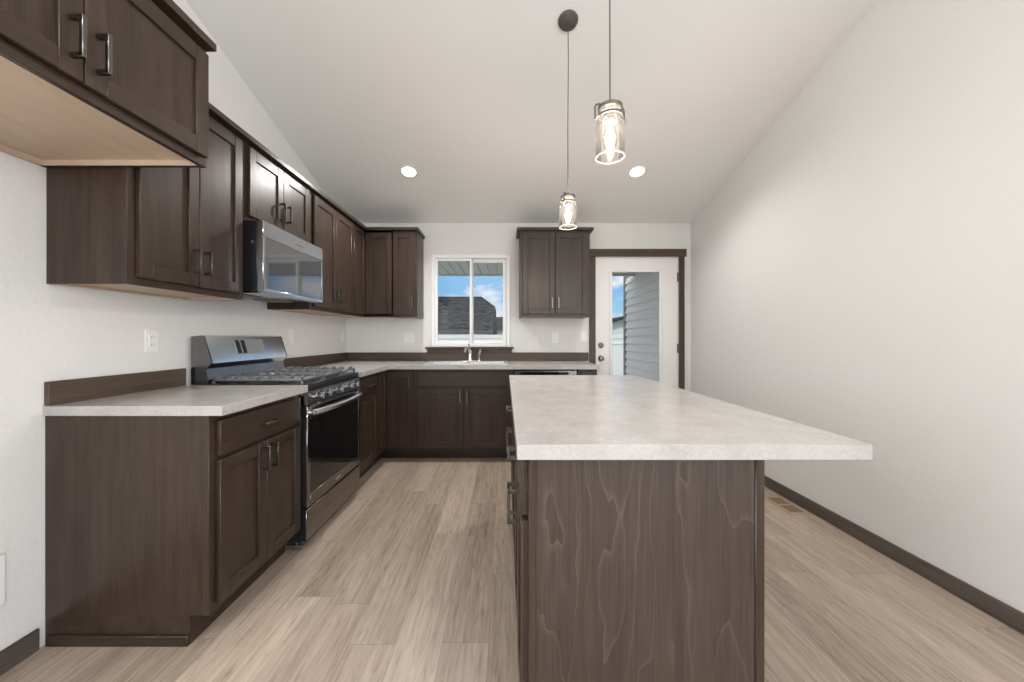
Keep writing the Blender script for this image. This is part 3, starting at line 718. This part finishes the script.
# ------------------------------------------------------------------ pendants
def pendant(x, y, zb, rot, label):
    zc = ceil_z(y); t = thing('pendant_light', label, 'pendant light', (x, y, zb), 'jar pendants over the island')
    nrm = Vector((0, -SL, -1)).normalized(); c = Vector((x, y, zc))
    MB().lathe([(0, .0), (.056, 0), (.058, .006), (.054, .016), (.030, .026), (0, .028)], c, 0, 40, nrm).lathe([(.012, .024), (.010, .036), (0, .037)], c, 0, 16, nrm).build('canopy', DARKM, t)
    zl = zb+.205*.87; V = .87
    MB().tube([(x, y, zc-.03), (x+.002, y, zc-.25), (x-.001, y, zl+.4), (x, y, zl+.012)], .0028, seg=8).build('cord', DARKM, t)
    R = .0505
    prof = [(a, b*V) for a, b in [(R, 0), (R, .120), (.0495, .140), (.046, .154), (.038, .163)]]
    inner = [(r-.0025, h) for r, h in prof[::-1]]
    MB().lathe(prof+inner, (x, y, zb), 0, 40, closed=True).build('jar_shade', JAR, t)
    MB().lathe([(R+.0012, -.0015), (R+.0012, .0022), (R-.0040, .0022), (R-.0040, -.0015)], (x, y, zb), 0, 40, closed=True).build('rim', VINYLG, t)
    MB().lathe([(a, b*V) for a, b in [(.038, .163), (.0415, .168), (.0415, .196), (.039, .198), (.0365, .196), (.0365, .168)]], (x, y, zb), 0, 40, closed=True).build('neck', NECK, t)
    MB().lathe([(a, b*V) for a, b in [(0, .196), (.041, .196), (.043, .199), (.043, .206), (.030, .212), (.012, .214), (.010, .226), (0, .227)]], (x, y, zb), 0, 40).build('lid', DARKM, t)
    MB().lathe([(a, b*V) for a, b in [(.0415, .160), (.0435, .161), (.0435, .171), (.0415, .172)]], (x, y, zb), 0, 40, closed=True).build('collar', DARKM, t)
    q = Matrix.Rotation(rot, 3, 'Z'); o = Vector((x, y, zb))
    B = [(.056, 0, .147), (.0555, .002, .170), (.056, .004, .198), (.051, .004, .211), (.040, .004, .2155), (0, .004, .217), (-.040, .004, .2155), (-.051, .004, .211), (-.056, .004, .198), (-.0555, .002, .170), (-.056, 0, .147)]
    B = [(a, b, c*V) for a, b, c in B]
    mb = MB().tube([o+q @ Vector(p) for p in B], .0034, seg=8)
    for s in (-1, 1):
        p = o+q @ Vector((s*0.042, 0, .166*V)); p2 = o+q @ Vector((s*0.060, 0, .150*V)); mb.tube([p, p2], .0026, seg=8)
    mb.build('wire_bail', DARKM, t)
    k = o+q @ Vector((.024, .010, .214*V)); MB().cyl(k, k+Vector((0, 0, .012)), .003, seg=10).cyl(k+Vector((0, 0, .010)), k+Vector((0, 0, .017)), .006, seg=12).build('thumb_screw', DARKM, t)
    MB().lathe([(0, .198*V), (.020, .198*V), (.020, .150*V), (.017, .143*V), (0, .143*V)], o, 0, 24).build('socket', DARKM, t)
    bu = MB().lathe([(a, b*V) for a, b in [(.012, .148), (.013, .138), (.020, .112), (.027, .080), (.028, .066), (.022, .045), (.012, .033), (.004, .027), (0, .026)]], o, 0, 28).build('bulb', BULBG, t)
    f = MB()
    for j in range(6):
        a = j*math.pi/3; r1, r2 = .006, .015
        f.tube([o+Vector((r1*math.cos(a), r1*math.sin(a), .110)), o+Vector((r2*math.cos(a), r2*math.sin(a), .066)), o+Vector((r1*math.cos(a+.5), r1*math.sin(a+.5), .042))], .0016, seg=6)
    f.build('filament', FIL, bu)
    lamp('bulb_light', 'POINT', (0, 0, .085), (0, 0, 0), PEND_W, (1, .87, .72), t, shadow_soft_size=.02)
VINYLG = glass('rim_glass', (.95, .95, .94), .1, 1.5, .20)
pendant(.365, 2.194, 1.810, math.radians(60), 'farther jar pendant hanging over the far half of the island')
pendant(.372, 1.343, 1.811, math.radians(12), 'nearer larger-looking jar pendant hanging over the front half of the island')

# ------------------------------------------------------------------ recessed ceiling lights
def can(x, y, label, k=1.0):
    c = Vector((x, y, ceil_z(y))); n = Vector((0, -SL, -1)).normalized() if y > YR else Vector((0, SL, -1)).normalized()
    t = thing('recessed_light', label, 'ceiling light', c, 'recessed ceiling lights')
    MB().lathe([(.060, .0), (.075, .0), (.077, .003), (.072, .007), (.062, .005)], c, 0, 40, n, closed=True).build('trim_ring', WHITE, t)
    MB().lathe([(0, .003), (.061, .003), (.061, .0), (0, 0)], c, 0, 40, n).build('lens', LENS, t, label='glowing lens')
    l = lamp('lens_light', 'SPOT', n*.02, n.to_track_quat('-Z', 'Y').to_euler(), CAN_W*4*k, (1, .975, .955), t, spot_size=math.radians(150), spot_blend=.8, shadow_soft_size=.06)
can(-.863, 3.416, 'small round recessed light in the ceiling above the range side', 1.7)
can(1.190, 3.416, 'small round recessed light in the ceiling near the patio door', .9)
can(-.863, .3, 'added round recessed light in the ceiling over the fridge space')  # this can and the next are added out of view for more light
can(1.190, .3, 'added round recessed light in the ceiling above the near right wall')

# ------------------------------------------------------------------ wall plates and floor register
def plate(O, a, z, w, h, kind, label, name='wall_outlet', cat='outlet'):
    t = thing(name, label, cat, O.pt(a, 0, z))
    m = MB(); O.box(m, a-w/2, a+w/2, 0, .006, z-h/2, z+h/2, .002); m.build('cover_plate', PLATE, t)
    n = 2 if w > .1 else 1
    for i in range(n):
        c = a+(i-(n-1)/2)*.046
        m = MB(); O.box(m, c-.017, c+.017, .005, .009, z-.034, z+.034, .001, 0)
        if kind == 'outlet':
            for s in (-1, 1):
                for e in (-.006, .006): O.box(m, c+e-.001, c+e+.001, .008, .0095, z+s*.019-.004, z+s*.019+.004, 0, 1)
            if O is OL and a < 2: O.box(m, c-.007, c+.007, .008, .0105, z-.004, z+.004, .001, 0)
        else: O.box(m, c-.006, c+.006, .008, .014, z-.004, z+.012, .001, 0)
        m.build('socket' if kind == 'outlet' else 'switch', [PLATE, SLOT], t)
plate(OL, 1.890, 1.157, .072, .116, 'outlet', 'white outlet plate above the short countertop left of the range')
plate(OL, 3.130, 1.180, .072, .116, 'outlet', 'white outlet plate on the left wall just right of the range')
plate(OL, 4.110, 1.185, .072, .116, 'outlet', 'white outlet plate on the left wall beside the back corner')
plate(OB, -1.065, 1.170, .118, .116, 'switch', 'white double switch plate left of the window', 'light_switch', 'switch')
plate(OB, .557, 1.170, .075, .116, 'outlet', 'white outlet plate between the window and patio door under the wall cabinet')
plate(OB, .878, 1.180, .072, .116, 'switch', 'white switch plate right beside the patio door casing', 'light_switch', 'switch')
t = thing('water_valve_box', 'white plastic valve box cover low on the left wall', 'valve box', (XL, 1.24, .33))
MB().box(XL, XL+.008, 1.15, 1.335, .24, .42, .003).build('cover_plate', PLATE, t)
MB().box(XL+.007, XL+.011, 1.17, 1.305, .27, .39, .002).build('inner_box', PLATE, t)
t = thing('floor_register', 'tan slotted metal floor register beside the right baseboard', 'floor vent', (1.955, 2.66, 0))
gx0, gx1, gy0, gy1 = 1.895, 2.025, 2.520, 2.800
m = MB(); z0, z1 = .0, .005
m.box(gx0, gx0+.018, gy0, gy1, z0, z1, .001).box(gx1-.018, gx1, gy0, gy1, z0, z1, .001).box(gx0+.018, gx1-.018, gy0, gy0+.018, z0, z1).box(gx0+.018, gx1-.018, gy1-.018, gy1, z0, z1).box(gx0+.018, gx1-.018, (gy0+gy1)/2-.008, (gy0+gy1)/2+.008, z0, z1)
m.build('frame', TAN, t)
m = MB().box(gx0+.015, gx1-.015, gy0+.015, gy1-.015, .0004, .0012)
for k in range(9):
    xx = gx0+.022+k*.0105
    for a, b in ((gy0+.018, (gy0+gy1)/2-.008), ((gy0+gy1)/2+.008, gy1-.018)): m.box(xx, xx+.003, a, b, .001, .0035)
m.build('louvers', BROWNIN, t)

# ------------------------------------------------------------------ outdoors
struct(MB().box(-40, 40, YB+T, 60, -1.0, -.85).build('ground', LAWN), 'lawn behind the house', 'ground')
struct(MB().box(-4, 5, YB+T, 7.2, -.85, -.10).build('patio_slab', CONC), 'concrete patio outside the door', 'patio')
m = MB(); PZ, PY = 2.19, 6.2
m.box(-2.2, 2.4, YB+T, PY, PZ+.02, PZ+.16)
k = 0
while -2.2+(k+1)*.13 < 2.4:
    m.box(-2.2+k*.13+.006, -2.2+(k+1)*.13-.006, YB+T, PY-.05, PZ, PZ+.021, .003); k += 1
m.box(-2.2, 2.4, PY-.05, PY, PZ-.02, PZ+.17)
struct(m.build('patio_roof', SOFFIT), 'grey panelled patio cover above the window', 'patio cover')
m = MB(); k = 0; ex = .127
while -.2+k*ex < PZ-.01:
    z = -.2+k*ex; z2 = min(z+ex, PZ)
    m.prism([(2.12, 4.40, z), (2.086, 4.40, z), (2.086, 4.40, z+.012), (2.112, 4.40, z2), (2.13, 4.40, z2)], (0, 2.2, 0)); k += 1
m.box(2.085, 2.20, 6.58, 6.68, -.2, PZ+.1, mi=1).box(2.13, 2.2, 4.40, 6.6, -.2, PZ)
struct(m.build('wall_outside', [SIDING, POSTG]), 'grey lap siding wall of the house wing seen through the patio door', 'outside wall')
# vinyl fence
t = thing('vinyl_fence', 'white vinyl privacy fence across the yard beyond the window', 'fence', (0, 12, -.85))
for k in range(8):
    x0 = -9.6+k*2.4
    m = MB().box(x0+.06, x0+2.34, 11.98, 12.02, -.80, 1.22, .004).box(x0+.06, x0+2.34, 11.96, 12.04, 1.12, 1.25, .004).box(x0+.06, x0+2.34, 11.96, 12.04, .95, .99, .004)
    m.build('fence_panel', VINYL, t)
    MB().box(x0-.06, x0+.06, 11.94, 12.06, -.85, 1.28, .006).prism([(x0-.07, 11.93, 1.28), (x0+.07, 11.93, 1.28), (x0+.07, 12.07, 1.28), (x0-.07, 12.07, 1.28)], (0, 0, .04)).build('post', VINYL, t)
def house(label, x0, x1, y0, y1, ze, zr, hip, wallm, inset=.4, clip=0):
    t = thing('neighbor_house', label, 'house', ((x0+x1)/2, (y0+y1)/2, -.85)); yc = (y0+y1)/2
    MB().box(x0+inset, x1-inset, y0+inset, y1-inset, -.85, ze).build('walls', wallm, t)
    h = .12; m = MB(); bm = m.bm
    pts = [(x0, y0, ze), (x1, y0, ze), (x1, y1, ze), (x0, y1, ze), (x0+hip, yc, zr), (x1-hip, yc, zr)]
    v = [bm.verts.new(p) for p in pts]; b = [bm.verts.new((p[0], p[1], p[2]-h)) for p in pts[:4]]
    if clip:                                             # clipped gable at the right end
        q = 1-clip; v += [bm.verts.new((x1, y0+(yc-y0)*q, ze+(zr-ze)*q)), bm.verts.new((x1, y1-(y1-yc)*q, ze+(zr-ze)*q))]
        fs = ((0, 1, 6, 5, 4), (2, 3, 4, 5, 7), (1, 2, 7, 6), (6, 7, 5), (3, 0, 4))
    else: fs = ((0, 1, 5, 4), (2, 3, 4, 5), (1, 2, 5), (3, 0, 4))
    for f in fs: bm.faces.new([v[i] for i in f])
    for i in range(4): bm.faces.new((v[i], b[i], b[(i+1) % 4], v[(i+1) % 4]))
    bm.faces.new(b[::-1]); bmesh.ops.recalc_face_normals(bm, faces=bm.faces[:])
    m.build('roof', SHING, t)
    MB().box(x0, x1, y0-.10, y0, ze-.13, ze+.01, .01).build('gutter', DARKM, t)
    return t
house('neighbouring house with dark shingle roof filling the kitchen window view', -12, -.47, 15, 23, 1.42, 3.20, .7, SIDINGW, clip=.33)
house('farther house with dark roof at the right edge of the kitchen window view', -7, 5.0, 30, 38, 1.85, 2.97, 2.2, SIDINGW)
t = thing('neighbor_house', 'house with white gable and dark roof seen through the patio door glass', 'house', (8.6, 27, -.85))
gx, gy = 8.2, 26
MB().box(gx-2.3, gx+2.3, gy, gy+8, -.85, 1.7).prism([(gx-2.3, gy, 1.7), (gx+2.3, gy, 1.7), (gx, gy, 2.45)], (0, 8, 0)).build('walls', SIDINGW, t)
m = MB()
for s in (-1, 1): m.prism([(gx, gy-.4, 2.45), (gx+s*2.8, gy-.4, 1.54), (gx+s*2.8, gy-.4, 1.70), (gx, gy-.4, 2.62)], (0, 8.8, 0))
m.build('roof', SHING, t)
